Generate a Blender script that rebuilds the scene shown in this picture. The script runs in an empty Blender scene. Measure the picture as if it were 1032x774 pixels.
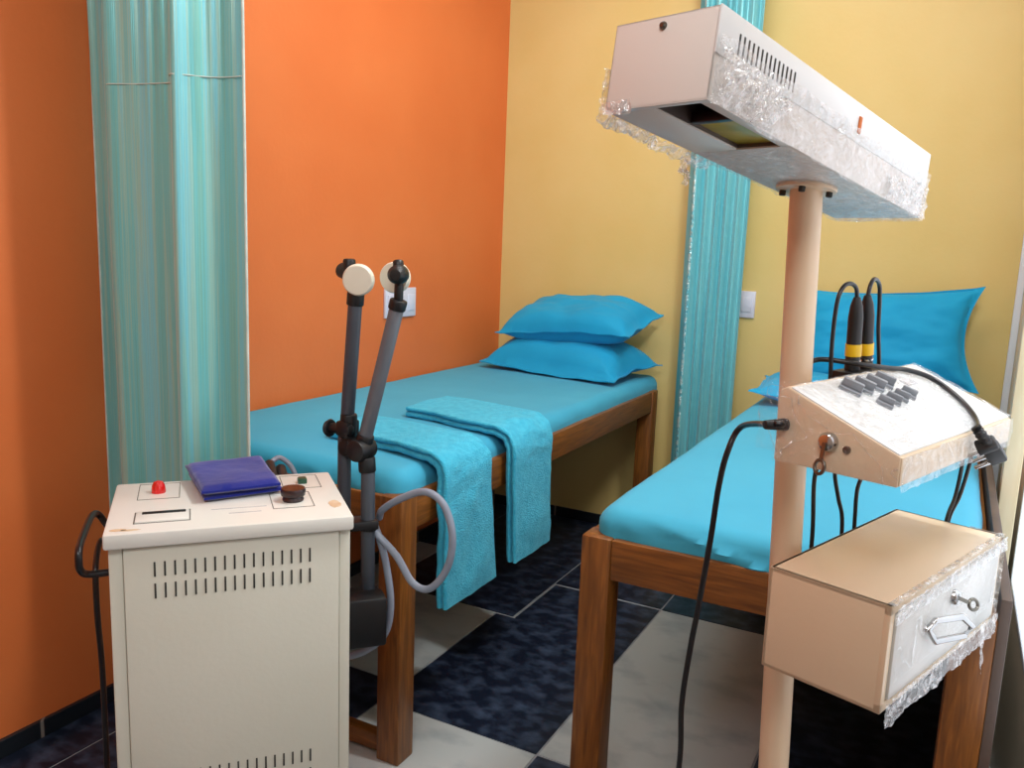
import bpy, bmesh, math, random
from mathutils import Vector, Matrix, noise
random.seed(7)
S = bpy.context.scene
C = S.collection
PI = math.pi
V = Vector

# ------------------------------------------------------------------ materials
def lin(h):
    h = h.lstrip('#')
    out = []
    for i in (0, 2, 4):
        c = int(h[i:i + 2], 16) / 255
        out.append(c / 12.92 if c <= .04045 else ((c + .055) / 1.055) ** 2.4)
    return (*out, 1)

def new_mat(name):
    m = bpy.data.materials.new(name); m.use_nodes = True
    nt = m.node_tree
    b = nt.nodes['Principled BSDF']
    return m, nt, b

def N(nt, t, **kw):
    n = nt.nodes.new(t)
    for k, v in kw.items():
        if k in n.inputs: n.inputs[k].default_value = v
        else: setattr(n, k, v)
    return n

def coords(nt, scale=(1, 1, 1), kind='Object'):
    tc = N(nt, 'ShaderNodeTexCoord'); mp = N(nt, 'ShaderNodeMapping')
    mp.inputs['Scale'].default_value = scale
    nt.links.new(tc.outputs[kind], mp.inputs['Vector'])
    return mp.outputs['Vector']

def mat(name, col, rough=.5, col2=None, nscale=6, stretch=(1, 1, 1), metal=0, bump=0, bscale=None, detail=4, lo=.35, hi=.65,
        sheen=0, coat=0, spec=.5, kind='Object', bstretch=None):
    m, nt, b = new_mat(name)
    b.inputs['Roughness'].default_value = rough
    b.inputs['Metallic'].default_value = metal
    b.inputs['Specular IOR Level'].default_value = spec
    b.inputs['Sheen Weight'].default_value = sheen
    b.inputs['Coat Weight'].default_value = coat
    b.inputs['Coat Roughness'].default_value = .15
    b.inputs['Base Color'].default_value = lin(col)
    if col2:
        v = coords(nt, stretch, kind)
        n = N(nt, 'ShaderNodeTexNoise', Scale=nscale, Detail=detail)
        nt.links.new(v, n.inputs['Vector'])
        r = N(nt, 'ShaderNodeValToRGB')
        r.color_ramp.elements[0].position = lo; r.color_ramp.elements[0].color = lin(col)
        r.color_ramp.elements[1].position = hi; r.color_ramp.elements[1].color = lin(col2)
        nt.links.new(n.outputs['Fac'], r.inputs['Fac']); nt.links.new(r.outputs['Color'], b.inputs['Base Color'])
    if bump:
        v = coords(nt, bstretch or stretch, kind)
        n = N(nt, 'ShaderNodeTexNoise', Scale=bscale or nscale, Detail=3)
        nt.links.new(v, n.inputs['Vector'])
        bp = N(nt, 'ShaderNodeBump', Strength=bump, Distance=.01)
        nt.links.new(n.outputs['Fac'], bp.inputs['Height']); nt.links.new(bp.outputs['Normal'], b.inputs['Normal'])
    return m

def wood(name, stretch):
    m, nt, b = new_mat(name)
    b.inputs['Roughness'].default_value = .42
    v = coords(nt, stretch)
    n = N(nt, 'ShaderNodeTexNoise', Scale=9, Detail=6, Distortion=.6)
    nt.links.new(v, n.inputs['Vector'])
    r = N(nt, 'ShaderNodeValToRGB'); cr = r.color_ramp
    cr.elements[0].position = .25; cr.elements[0].color = lin('#5b3413')
    cr.elements[1].position = .75; cr.elements[1].color = lin('#935b23')
    e = cr.elements.new(.5); e.color = lin('#784819')
    nt.links.new(n.outputs['Fac'], r.inputs['Fac']); nt.links.new(r.outputs['Color'], b.inputs['Base Color'])
    bp = N(nt, 'ShaderNodeBump', Strength=.08, Distance=.01)
    nt.links.new(n.outputs['Fac'], bp.inputs['Height']); nt.links.new(bp.outputs['Normal'], b.inputs['Normal'])
    return m

def plastic_film(name, clear=.72, white='#ffffff'):
    m, nt, b = new_mat(name)
    nt.nodes.remove(b)
    out = nt.nodes['Material Output']
    v = coords(nt, (1, 1, 1))
    n = N(nt, 'ShaderNodeTexNoise', Scale=30, Detail=5, Distortion=1.5)
    nt.links.new(v, n.inputs['Vector'])
    bp = N(nt, 'ShaderNodeBump', Strength=.9, Distance=.02)
    nt.links.new(n.outputs['Fac'], bp.inputs['Height'])
    tr = N(nt, 'ShaderNodeBsdfTransparent')
    gl = N(nt, 'ShaderNodeBsdfGlossy', Roughness=.12)
    df = N(nt, 'ShaderNodeBsdfDiffuse'); df.inputs['Color'].default_value = lin(white)
    nt.links.new(bp.outputs['Normal'], gl.inputs['Normal'])
    nt.links.new(bp.outputs['Normal'], df.inputs['Normal'])
    m1 = N(nt, 'ShaderNodeMixShader'); m1.inputs[0].default_value = .45
    nt.links.new(gl.outputs[0], m1.inputs[1]); nt.links.new(df.outputs[0], m1.inputs[2])
    # crinkles make the film locally less clear
    n2 = N(nt, 'ShaderNodeTexNoise', Scale=45, Detail=6, Distortion=2.5)
    nt.links.new(v, n2.inputs['Vector'])
    mr = N(nt, 'ShaderNodeMapRange'); mr.inputs['From Min'].default_value = .42; mr.inputs['From Max'].default_value = .7
    mr.inputs['To Min'].default_value = 1 - clear; mr.inputs['To Max'].default_value = min(1, (1 - clear) * 2.6)
    nt.links.new(n2.outputs['Fac'], mr.inputs['Value'])
    n3 = N(nt, 'ShaderNodeTexNoise', Scale=11, Detail=2, Distortion=.8); nt.links.new(v, n3.inputs['Vector'])
    sb = N(nt, 'ShaderNodeMath', operation='SUBTRACT'); nt.links.new(n3.outputs['Fac'], sb.inputs[0]); sb.inputs[1].default_value = .5
    ab = N(nt, 'ShaderNodeMath', operation='ABSOLUTE'); nt.links.new(sb.outputs[0], ab.inputs[0])
    ln = N(nt, 'ShaderNodeMapRange'); ln.inputs['From Min'].default_value = 0; ln.inputs['From Max'].default_value = .010
    ln.inputs['To Min'].default_value = .5; ln.inputs['To Max'].default_value = 0
    nt.links.new(ab.outputs[0], ln.inputs['Value'])
    mxm = N(nt, 'ShaderNodeMath', operation='MAXIMUM'); nt.links.new(mr.outputs['Result'], mxm.inputs[0]); nt.links.new(ln.outputs['Result'], mxm.inputs[1])
    m2 = N(nt, 'ShaderNodeMixShader')
    nt.links.new(mxm.outputs[0], m2.inputs[0])
    nt.links.new(tr.outputs[0], m2.inputs[1]); nt.links.new(m1.outputs[0], m2.inputs[2])
    nt.links.new(m2.outputs[0], out.inputs['Surface'])
    return m

def curtain_mat(name, cols, usc=14, rough=.32, metal=.12, seed=0.):
    # woven vertical stripes; UV.x runs along the cloth in metres
    m, nt, b = new_mat(name)
    b.inputs['Roughness'].default_value = rough; b.inputs['Metallic'].default_value = metal
    b.inputs['Sheen Weight'].default_value = .3
    tc = N(nt, 'ShaderNodeTexCoord'); mp = N(nt, 'ShaderNodeMapping')
    mp.inputs['Scale'].default_value = (usc, .25, 1); mp.inputs['Location'].default_value = (seed, 0, 0)
    nt.links.new(tc.outputs['UV'], mp.inputs['Vector'])
    n = N(nt, 'ShaderNodeTexNoise', Scale=1.6, Detail=5, Roughness=.62); nt.links.new(mp.outputs[0], n.inputs['Vector'])
    r = N(nt, 'ShaderNodeValToRGB'); cr = r.color_ramp
    k = len(cols)
    cr.elements[0].position = .28; cr.elements[0].color = lin(cols[0])
    cr.elements[1].position = .72; cr.elements[1].color = lin(cols[-1])
    for i, cc in enumerate(cols[1:-1]):
        e = cr.elements.new(.28 + .44 * (i + 1) / (k - 1)); e.color = lin(cc)
    nt.links.new(n.outputs['Fac'], r.inputs['Fac']); nt.links.new(r.outputs['Color'], b.inputs['Base Color'])
    mp2 = N(nt, 'ShaderNodeMapping'); mp2.inputs['Scale'].default_value = (usc * 7, .6, 1)
    nt.links.new(tc.outputs['UV'], mp2.inputs['Vector'])
    n2 = N(nt, 'ShaderNodeTexNoise', Scale=2, Detail=3); nt.links.new(mp2.outputs[0], n2.inputs['Vector'])
    bp = N(nt, 'ShaderNodeBump', Strength=.35, Distance=.004)
    nt.links.new(n2.outputs['Fac'], bp.inputs['Height']); nt.links.new(bp.outputs['Normal'], b.inputs['Normal'])
    return m

def emit_mat(name, col, strength):
    m, nt, b = new_mat(name)
    b.inputs['Base Color'].default_value = lin('#e8eef2')
    b.inputs['Emission Color'].default_value = lin(col)
    b.inputs['Emission Strength'].default_value = strength
    return m

def skirting_mat():
    m, nt, b = new_mat('skirting_tile')
    b.inputs['Roughness'].default_value = .3
    tc = N(nt, 'ShaderNodeTexCoord'); sp = N(nt, 'ShaderNodeSeparateXYZ')
    nt.links.new(tc.outputs['Object'], sp.inputs[0])
    ad = N(nt, 'ShaderNodeMath', operation='ADD'); nt.links.new(sp.outputs['X'], ad.inputs[0]); nt.links.new(sp.outputs['Y'], ad.inputs[1])
    md = N(nt, 'ShaderNodeMath', operation='PINGPONG'); nt.links.new(ad.outputs[0], md.inputs[0]); md.inputs[1].default_value = .152
    lt = N(nt, 'ShaderNodeMath', operation='LESS_THAN'); nt.links.new(md.outputs[0], lt.inputs[0]); lt.inputs[1].default_value = .004
    mx = N(nt, 'ShaderNodeMix', data_type='RGBA'); nt.links.new(lt.outputs[0], mx.inputs[0])
    mx.inputs[6].default_value = lin('#1c2026'); mx.inputs[7].default_value = lin('#857b74')
    nt.links.new(mx.outputs[2], b.inputs['Base Color'])
    return m

M = {}
M['orange'] = mat('orange_paint', '#e0783d', .55, '#da7036', 2.2, bump=.05, bscale=60)
M['yellow'] = mat('yellow_paint', '#dfc682', .55, '#dabf76', 2.2, bump=.05, bscale=60)
M['cream_wall'] = mat('cream_paint', '#e6dbc2', .5, '#dfd2b6', 3, (1, 1, .4))
M['white_wall'] = mat('white_paint', '#e9e6dc', .6, '#e2dfd4', 3)
M['trim'] = mat('white_trim_paint', '#e9eef4', .35, '#e2e8ef', 5)
M['post'] = mat('beige_post_paint', '#dccfae', .5, '#d4c5a0', 6, (6, 6, 1))
M['grout'] = mat('grout', '#94979b', .8, '#7e8186', 20)
M['dark_tile'] = mat('navy_marble_tile', '#151c2c', .36, '#4d5b73', 20, (1, 1.3, 1), detail=12, lo=.44, hi=.9, spec=.35)
M['pale_tile'] = mat('pale_marble_tile', '#b4b7b5', .33, '#7f868d', 7, (1, 1.4, 1), detail=12, lo=.5, hi=.85, spec=.4)
M['skirting'] = skirting_mat()
M['wood_x'] = wood('brown_wood_x', (1, 12, 12))
M['wood_y'] = wood('brown_wood_y', (12, 1, 12))
M['wood_z'] = wood('brown_wood_z', (12, 12, 1))
M['gap_dark'] = mat('grey_brown_gap', '#5a4b42', .6, '#4a3e38', 8, (1, 1, .2))
M['deck'] = mat('plywood', '#5a3a20', .7, '#4b2f1a', 8, (6, 1, 1))
M['sheet'] = mat('turquoise_sheet', '#40a6c5', .75, '#3ba0c0', 5, bump=.12, bscale=9, sheen=.08, spec=.25)
M['pillow'] = mat('bright_blue_cotton', '#18a0cf', .72, '#1497c6', 5, bump=.15, bscale=16, sheen=.08, spec=.25)
M['towel'] = mat('turquoise_terry', '#4cc0de', .95, '#3cb0d2', 60, bump=.6, bscale=260, sheen=.12, spec=.1)
M['curtain1'] = curtain_mat('striped_satin', ['#5fb0ae', '#7abaaf', '#69c0c4', '#93c2b6', '#74c8d6', '#86c4bc', '#66b4b4'], 22)
M['curtain2'] = curtain_mat('aqua_satin', ['#45a6b6', '#5fbac6', '#7cc8ce', '#52b0bf', '#90d0d2'], 16, seed=4.)
M['curtain_edge'] = mat('silver_beaded_trim', '#b9d3d2', .28, '#5fb0bd', 70, metal=.35, bump=.8, bscale=90, lo=.4, hi=.6)
M['hem'] = mat('pale_selvedge', '#cfd8cf', .5, '#b7c6c0', 30)
M['cab'] = mat('cream_enamel', '#d0cec0', .38, '#cac8b9', 3, bump=.03, bscale=120)
M['lid'] = mat('white_enamel', '#deddd6', .32, '#d8d6cd', 4)
M['slot'] = mat('dark_slot', '#3b3a34', .8, '#2b2a26', 30)
M['black'] = mat('black_plastic', '#0b0c0e', .45, '#101114', 20)
M['black_gloss'] = mat('black_rubber', '#0d0e12', .3, '#14151a', 20)
M['graytube'] = mat('grey_plastic_tube', '#64686f', .38, '#5a5e66', 8)
M['darktube'] = mat('charcoal_tube', '#3d434c', .4, '#363b44', 8)
M['disc'] = mat('ivory_plastic', '#e4e0cf', .4, '#ddd8c5', 8)
M['hose'] = mat('grey_rubber_hose', '#8b93a3', .5, '#7f8797', 12)
M['red'] = mat('red_lens', '#d8201c', .25, '#b8150f', 15, coat=.5)
M['maroon'] = mat('dark_maroon_bakelite', '#2c1013', .35, '#1d0b0d', 18, coat=.3)
M['green'] = mat('green_lens', '#1f4a35', .3, '#173b2a', 15)
M['ink'] = mat('grey_print', '#6d6a62', .7, '#5f5c55', 30)
M['faint'] = mat('faint_print', '#b9b6b8', .7, '#aaa8ad', 60)
M['navy'] = mat('royal_blue_cloth', '#102086', .85, '#0e1c74', 8, bump=.25, bscale=30, sheen=.3, spec=.2)
M['stain'] = mat('rust_stain', '#c9a683', .6, '#d6c1a4', 40)
M['steel'] = mat('chromed_steel', '#c9cbcc', .18, '#b4b6b8', 10, metal=1)
M['brass'] = mat('worn_key_metal', '#7c7870', .35, '#67635b', 20, metal=1)
M['boxcream'] = mat('beige_enamel', '#dcc8ab', .36, '#d6c0a2', 3, bump=.03, bscale=120)
M['drawer'] = mat('grey_white_enamel', '#c9c7c2', .25, '#c0beb8', 4)
M['pole'] = mat('beige_pole_enamel', '#dcc4a6', .36, '#d5bb9c', 3)
M['headmetal'] = mat('pale_enamel', '#dcd6cf', .36, '#d6d0c9', 3)
M['headtop'] = mat('white_panel', '#e0e3e3', .3, '#d8dbdb', 3)
M['reflector'] = mat('grey_reflector', '#70645f', .4, '#5f544f', 8, metal=.4)
M['filter'] = mat('filter_wall_reflection', '#b3a23c', .3, '#99902f', 9, (1, 6, 1))  # yellow is the wall's reflection in the glass, painted as base colour
M['rust'] = mat('orange_tag', '#c96a1e', .6, '#a9521a', 40)
M['yband'] = mat('yellow_band', '#e3b816', .4, '#d2a812', 20)
M['knobgrey'] = mat('grey_knob', '#868b91', .5, '#777c82', 20)
M['plate'] = mat('switch_plastic', '#dcdcea', .35, '#d4d4e4', 6)
M['film'] = plastic_film('clear_wrap', .80)
M['film_thick'] = plastic_film('crumpled_wrap', .70)
M['film_face'] = plastic_film('smooth_wrap', .95)
M['window'] = emit_mat('daylit_frosted_glass', '#eaf4ff', 1.35)
M['ceiling'] = mat('ceiling_paint', '#eeece6', .7, '#e8e6e0', 3)

# ------------------------------------------------------------------ geometry helpers
def merge(bm, t):
    me = bpy.data.meshes.new('t'); t.to_mesh(me); t.free(); bm.from_mesh(me); bpy.data.meshes.remove(me)

def B(): return bmesh.new()

def box(bm, a, b, bev=0, mtx=None, mi=0, seg=2):
    t = bmesh.new()
    bmesh.ops.create_cube(t, size=1)
    a, b = V(a), V(b)
    for v in t.verts: v.co = V([(a[i] + b[i]) / 2 + v.co[i] * (b[i] - a[i]) for i in range(3)])
    if bev: bmesh.ops.bevel(t, geom=t.edges[:], offset=bev, segments=seg, affect='EDGES', profile=.5)
    for f in t.faces: f.material_index = mi
    if mtx: t.transform(mtx)
    merge(bm, t); return bm

def prism(bm, pts, ext, bev=0, mtx=None, mi=0):
    t = bmesh.new()
    vs = [t.verts.new(V(p)) for p in pts]; f = t.faces.new(vs)
    r = bmesh.ops.extrude_face_region(t, geom=[f])
    bmesh.ops.translate(t, vec=V(ext), verts=[g for g in r['geom'] if isinstance(g, bmesh.types.BMVert)])
    bmesh.ops.recalc_face_normals(t, faces=t.faces[:])
    if bev: bmesh.ops.bevel(t, geom=t.edges[:], offset=bev, segments=2, affect='EDGES', profile=.5)
    for f in t.faces: f.material_index = mi
    if mtx: t.transform(mtx)
    merge(bm, t); return bm

def smooth_path(pts, sub=8):
    pts = [V(p) for p in pts]
    if len(pts) < 3: return pts
    out = []
    P = [pts[0] * 2 - pts[1]] + pts + [pts[-1] * 2 - pts[-2]]
    for i in range(1, len(P) - 2):
        p0, p1, p2, p3 = P[i - 1:i + 3]
        for k in range(sub):
            t = k / sub
            out.append(.5 * ((2 * p1) + (p2 - p0) * t + (2 * p0 - 5 * p1 + 4 * p2 - p3) * t * t + (3 * p1 - p0 - 3 * p2 + p3) * t ** 3))
    out.append(pts[-1]); return out

def tube(bm, pts, r, seg=12, sub=8, cap=True, mtx=None, mi=0):
    path = smooth_path(pts, sub) if sub else [V(p) for p in pts]
    n = len(path)
    rad = r if callable(r) else (lambda t: r)
    t = bmesh.new(); rings = []
    tan = (path[1] - path[0]).normalized()
    up = V((0, 0, 1)) if abs(tan.z) < .9 else V((1, 0, 0))
    nrm = (up - tan * up.dot(tan)).normalized()
    for i, p in enumerate(path):
        tan = (path[min(i + 1, n - 1)] - path[max(i - 1, 0)]).normalized()
        nrm = (nrm - tan * nrm.dot(tan)).normalized(); bi = tan.cross(nrm)
        rr = rad(i / (n - 1))
        rings.append([t.verts.new(p + rr * (math.cos(2 * PI * k / seg) * nrm + math.sin(2 * PI * k / seg) * bi)) for k in range(seg)])
    for i in range(n - 1):
        for k in range(seg):
            t.faces.new((rings[i][k], rings[i][(k + 1) % seg], rings[i + 1][(k + 1) % seg], rings[i + 1][k]))
    if cap: t.faces.new(rings[0][::-1]); t.faces.new(rings[-1])
    for f in t.faces: f.material_index = mi; f.smooth = True
    if mtx: t.transform(mtx)
    merge(bm, t); return bm

def cyl(bm, p0, p1, r0, r1=None, seg=28, bev=0, mtx=None, mi=0):
    """turned cylinder along p0->p1 with small rounded rims"""
    p0, p1 = V(p0), V(p1); r1 = r0 if r1 is None else r1
    L = (p1 - p0).length
    prof = [(0, 0)]
    b = bev
    if b: prof += [(r0 - b, 0), (r0 - .3 * b, .3 * b), (r0, b), (r1, L - b), (r1 - .3 * b, L - .3 * b), (r1 - b, L)]
    else: prof += [(r0, 0), (r1, L)]
    prof += [(0, L)]
    return lathe(bm, prof, p0, p1 - p0, seg, mtx, mi)

def lathe(bm, prof, o, axis, seg=28, mtx=None, mi=0):
    t = bmesh.new(); axis = V(axis).normalized(); o = V(o)
    up = V((0, 0, 1)) if abs(axis.z) < .9 else V((1, 0, 0))
    n = (up - axis * up.dot(axis)).normalized(); bi = axis.cross(n)
    rings = []
    for r, h in prof:
        c = o + axis * h
        if r < 1e-7: rings.append([t.verts.new(c)])
        else: rings.append([t.verts.new(c + r * (math.cos(2 * PI * k / seg) * n + math.sin(2 * PI * k / seg) * bi)) for k in range(seg)])
    for A, Bb in zip(rings, rings[1:]):
        for k in range(seg):
            k2 = (k + 1) % seg
            if len(A) == 1 and len(Bb) == 1: continue
            if len(A) == 1: t.faces.new((A[0], Bb[k2], Bb[k]))
            elif len(Bb) == 1: t.faces.new((A[k], A[k2], Bb[0]))
            else: t.faces.new((A[k], A[k2], Bb[k2], Bb[k]))
    bmesh.ops.recalc_face_normals(t, faces=t.faces[:])
    for f in t.faces: f.material_index = mi
    if mtx: t.transform(mtx)
    merge(bm, t); return bm

ORIG = {}
def obj(name, bm, m, parent=None, smooth=40, label=None):
    """bm is in world space; a child is stored relative to its thing's base point"""
    o_ = ORIG.get(parent.name, V((0, 0, 0))) if parent else V((0, 0, 0))
    if parent: bm.transform(Matrix.Translation(-o_))
    me = bpy.data.meshes.new(name); bm.to_mesh(me); bm.free()
    for mm in (m if isinstance(m, (list, tuple)) else [m]): me.materials.append(mm)
    if smooth:
        me.polygons.foreach_set('use_smooth', [True] * len(me.polygons))
        try: me.set_sharp_from_angle(angle=math.radians(smooth))
        except Exception: pass
    o = bpy.data.objects.new(name, me); C.objects.link(o)
    if parent:
        o.parent = parent; ORIG[o.name] = o_
    if label: o['label'] = label
    return o

def thing(name, loc, label, cat, group=None):
    o = bpy.data.objects.new(name, None); C.objects.link(o); o.location = loc; o.empty_display_size = .05
    o['label'] = label; o['category'] = cat
    if group: o['group'] = group
    ORIG[o.name] = V(loc); return o

def tag(o, label, cat, group=None, origin=None):
    o['label'] = label; o['category'] = cat
    if group: o['group'] = group
    if origin is not None:
        o.data.transform(Matrix.Translation(-V(origin))); o.location = origin
    return o

def struct(name, bm, m, smooth=40):
    o = obj(name, bm, m, None, smooth); o['kind'] = 'structure'; return o

def frame(O, yaw, a=0., b=0.):
    R = Matrix.Rotation(yaw, 4, 'Z') @ Matrix.Rotation(a, 4, 'X') @ Matrix.Rotation(b, 4, 'Y')
    return Matrix.Translation(V(O)) @ R

def fbm(p, sc, oct_=3):
    return noise.fractal(V(p) * sc, 1.0, 2.0, oct_)

# ------------------------------------------------------------------ the room
XR = 1.945           # partition wall on the right
H = 2.75
struct('floor_slab', box(B(), (-.1, -5.1, -.12), (3.7, .1, -.002)), M['grout'], 0).name = 'floor'
def tiles():
    dark, pale = [], []
    g = .003
    def col(x0, x1, breaks, first):
        d = first
        for y1, y0 in zip(breaks, breaks[1:]):
            (dark if d else pale).append((x0, x1, y0, y1)); d = not d
    dark += [(.127, .631, -.995, 0)]
    dark += [(.637, 1.016, -1.606, -.693), (.5717, .637 + 2 * g, -1.606, -1.000), (.631, 1.016, -.684, 0)]
    col(.127, .5717, [-.995, -1.51, -2.9, -3.5, -4.2, -4.6, -5], False)
    col(0, .127, [0, -.6, -1.3, -2.4, -2.9, -3.7, -4.4, -5], True)
    col(.5717, 1.016, [-1.606, -2.5, -3.4, -4.3, -5], False)
    dark += [(1.016, 1.461, -.69, 0)]
    col(1.016, 1.461, [-.69, -1.606, -2.5, -3.4, -4.3, -5], False)
    col(1.461, 1.905, [0, -.69, -1.606, -2.5, -3.4, -4.3, -5], False)
    x = 1.905; d = True
    while x < 3.6:
        col(x, min(x + .4445, 3.6), [0, -.69, -1.606, -2.5, -3.4, -4.3, -5], d); x += .4445; d = not d
    bm = B()
    for lst, mi in ((dark, 0), (pale, 1)):
        for x0, x1, y0, y1 in lst:
            box(bm, (x0 + g, y0 + g, -.01), (x1 - g, y1 - g, 0), 0, mi=mi)
    return bm
o = struct('floor_tiles', tiles(), [M['dark_tile'], M['pale_tile']], 0); o.name = 'floor_tiling'
struct('wall_left', box(B(), (-.1, -5.1, 0), (0, .1, H)), M['orange'], 0)
struct('wall_back', box(B(), (0, 0, 0), (3.7, .1, H)), M['yellow'], 0)
struct('wall_front', box(B(), (-.1, -5.1, 0), (3.7, -5, H)), M['white_wall'], 0)
struct('wall_far_right', box(B(), (3.6, -5, 0), (3.7, 0, H)), M['white_wall'], 0).name = 'wall_right_far'
struct('ceiling', box(B(), (-.1, -5.1, H), (3.7, .1, H + .1)), M['ceiling'], 0)
# right partition with a daylit window in it
WY0, WY1, WZ0, WZ1 = -2.35, -.95, .40, 1.55
bm = B()
box(bm, (XR, WY1, 0), (XR + .09, 0, H)); box(bm, (XR, WY0, 0), (XR + .09, WY1, WZ0)); box(bm, (XR, WY0, WZ1), (XR + .09, WY1, H))
box(bm, (XR, -2.5, 0), (XR + .09, WY0, H))
struct('wall_right', bm, M['cream_wall'], 0)
win = struct('window_1', box(B(), (XR + .002, WY0 + .02, WZ0 + .015), (XR + .012, WY1 - .012, WZ1 - .02), .002), M['window'], 0)
bm = B()
box(bm, (XR - .001, WY0, WZ0), (XR + .03, WY0 + .02, WZ1), .002); box(bm, (XR - .001, WY1 - .012, WZ0), (XR + .03, WY1, WZ1), .002)
box(bm, (XR - .001, WY0, WZ0), (XR + .03, WY1, WZ0 + .015), .002); box(bm, (XR - .001, WY0, WZ1 - .02), (XR + .03, WY1, WZ1), .002)
struct('window_frame', bm, M['trim']).name = 'trim_2'
struct('trim_1', box(B(), (XR - .021, -.022, 0), (XR, 0, H), .003), M['trim'])
struct('door_post', box(B(), (1.893, -1.03, 0), (1.929, -.97, H), .003), M['post']).name = 'trim_3'
struct('baseboard_left', box(B(), (0, -5, 0), (.012, 0, .042), .002), M['skirting'], 0)
struct('baseboard_back', box(B(), (.012, -.012, 0), (XR - .021, 0, .042), .002), M['skirting'], 0)

# ------------------------------------------------------------------ beds
ZR = .62
def bed(x0, x1, y0, y1, label, gap_strip=False):
    t = thing('treatment_bed', ((x0 + x1) / 2, (y0 + y1) / 2, 0), label, 'bed', 'wooden treatment beds')
    L, rh, rt = .06, .08, .028
    for lx, ly in ((x0, y0), (x1 - L, y0), (x0, y1 - L), (x1 - L, y1 - L)):
        obj('leg', box(B(), (lx, ly, 0), (lx + L, ly + L, ZR), .004), M['wood_z'], t)
    for xx in (x0 + .003, x1 - rt - .003):
        obj('side_rail', box(B(), (xx, y0 + L, ZR - rh), (xx + rt, y1 - L, ZR - .001), .003), M['wood_y'], t)
    for yy in (y0 + .003, y1 - rt - .003):
        obj('end_rail', box(B(), (x0 + L, yy, ZR - rh), (x1 - L, yy + rt, ZR - .001), .003), M['wood_x'], t)
    bm = B()
    box(bm, (x0 + rt, y0 + rt, ZR - .055), (x1 - rt, y1 - rt, ZR - .037))
    obj('deck_board', bm, M['deck'], t, 0)
    return t
bed1 = bed(.004, .77, -1.81, -.10, 'brown wooden treatment bed standing along the orange wall')
obj('stretcher', box(B(), (.064, -1.795, .008), (.71, -1.765, .048), .003), M['wood_x'], bed1)
bed2 = bed(1.173, 1.866, -1.79, -.06, 'brown wooden treatment bed at right behind the beige lamp stand')
obj('gap_strip', box(B(), (1.8662, -1.786, .02), (1.882, -.07, .655), .002), M['gap_dark'], bed2, label='grey-brown strip standing in for the dark gap')  # added strip standing in for the dark gap between bed and right wall

def mattress(x0, x1, y0, y1, z0, z1, label, parent_seed, crease):
    """upholstered slab under a tight sheet: rounded, slightly sagging, with pulled folds on the near end"""
    t = bmesh.new()
    nx, ny = 46, 96
    r = .038
    hz = (z1 - z0) / 2
    prof = []
    # closed profile across the height mapped by superellipse rounding
    def shape(u, v, top):
        # u,v in -1..1 over the plan
        return None
    rows = []
    # top and bottom skins share the outline; edge rounding by inset rings
    rings = 9
    def ring(inset, z):
        pts = []
        X0, X1, Y0, Y1 = x0 + inset, x1 - inset, y0 + inset, y1 - inset
        cr = max(.05 - inset, .012)
        def seg(a, b, n): return [a + (b - a) * i / n for i in range(n)]
        for x in seg(X0 + cr, X1 - cr, nx): pts.append((x, Y0))
        for k in range(6): a = -PI / 2 + PI / 2 * k / 6; pts.append((X1 - cr + cr * math.cos(a), Y0 + cr + cr * math.sin(a)))
        for y in seg(Y0 + cr, Y1 - cr, ny): pts.append((X1, y))
        for k in range(6): a = PI / 2 * k / 6; pts.append((X1 - cr + cr * math.cos(a), Y1 - cr + cr * math.sin(a)))
        for x in seg(X1 - cr, X0 + cr, nx): pts.append((x, Y1))
        for k in range(6): a = PI / 2 + PI / 2 * k / 6; pts.append((X0 + cr + cr * math.cos(a), Y1 - cr + cr * math.sin(a)))
        for y in seg(Y1 - cr, Y0 + cr, ny): pts.append((X0, y))
        for k in range(6): a = PI + PI / 2 * k / 6; pts.append((X0 + cr + cr * math.cos(a), Y0 + cr + cr * math.sin(a)))
        return [V((p[0], p[1], z)) for p in pts]
    prof = [(.034, z0), (.018, z0 + .006), (.005, z0 + .016), (0, z0 + .026)]
    zt = z1 - r
    prof += [(0, z0 + .026 + (zt - z0 - .026) * .5), (0, zt)]
    for k in range(1, 7):
        a = PI / 2 * k / 6; prof.append((r - r * math.cos(a), zt + r * math.sin(a)))
    prof += [(.06, z1 + .001), (.1, z1 + .002), (.16, z1 + .002), (.24, z1 + .002), (.30, z1 + .002)]
    vr = []
    for ins, z in prof:
        ps = ring(ins, z)
        row = []
        for p in ps:
            side = max(0, min(1, (z1 - p.z) / .05))
            d = .004 * fbm((p.x, p.y, p.z * 3), 9) * side + .0025 * fbm(p, 4)
            cx, cy = (x0 + x1) / 2, (y0 + y1) / 2
            out = V((p.x - cx, 0, 0)).normalized() if abs(p.y - y0) > .05 and abs(p.y - y1) > .05 else V((0, p.y - cy, 0)).normalized()
            # diagonal pulled folds on the near end
            if p.y < y0 + .09 and side > .05:
                for cxx, sl, amp, wd in crease:
                    q = (p.x - cxx) - sl * (z1 - p.z)
                    d += amp * math.exp(-(q / wd) ** 2) * side
            d *= max(0, min(1, (p.z - z0 - .012) / .03))
            p = p + out * d + V((0, 0, .0025 * fbm(p, 3) * (1 - side)))
            row.append(t.verts.new(p))
        vr.append(row)
    n = len(vr[0])
    for A, Bb in zip(vr, vr[1:]):
        for k in range(n): t.faces.new((A[k], A[(k + 1) % n], Bb[(k + 1) % n], Bb[k]))
    t.faces.new(vr[-1]); t.faces.new(vr[0][::-1])
    bmesh.ops.recalc_face_normals(t, faces=t.faces[:])
    o = obj('mattress', t, M['sheet'], None, 60)
    return tag(o, label, 'mattress', 'sheeted mattresses', ((x0 + x1) / 2, (y0 + y1) / 2, z0))
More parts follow.
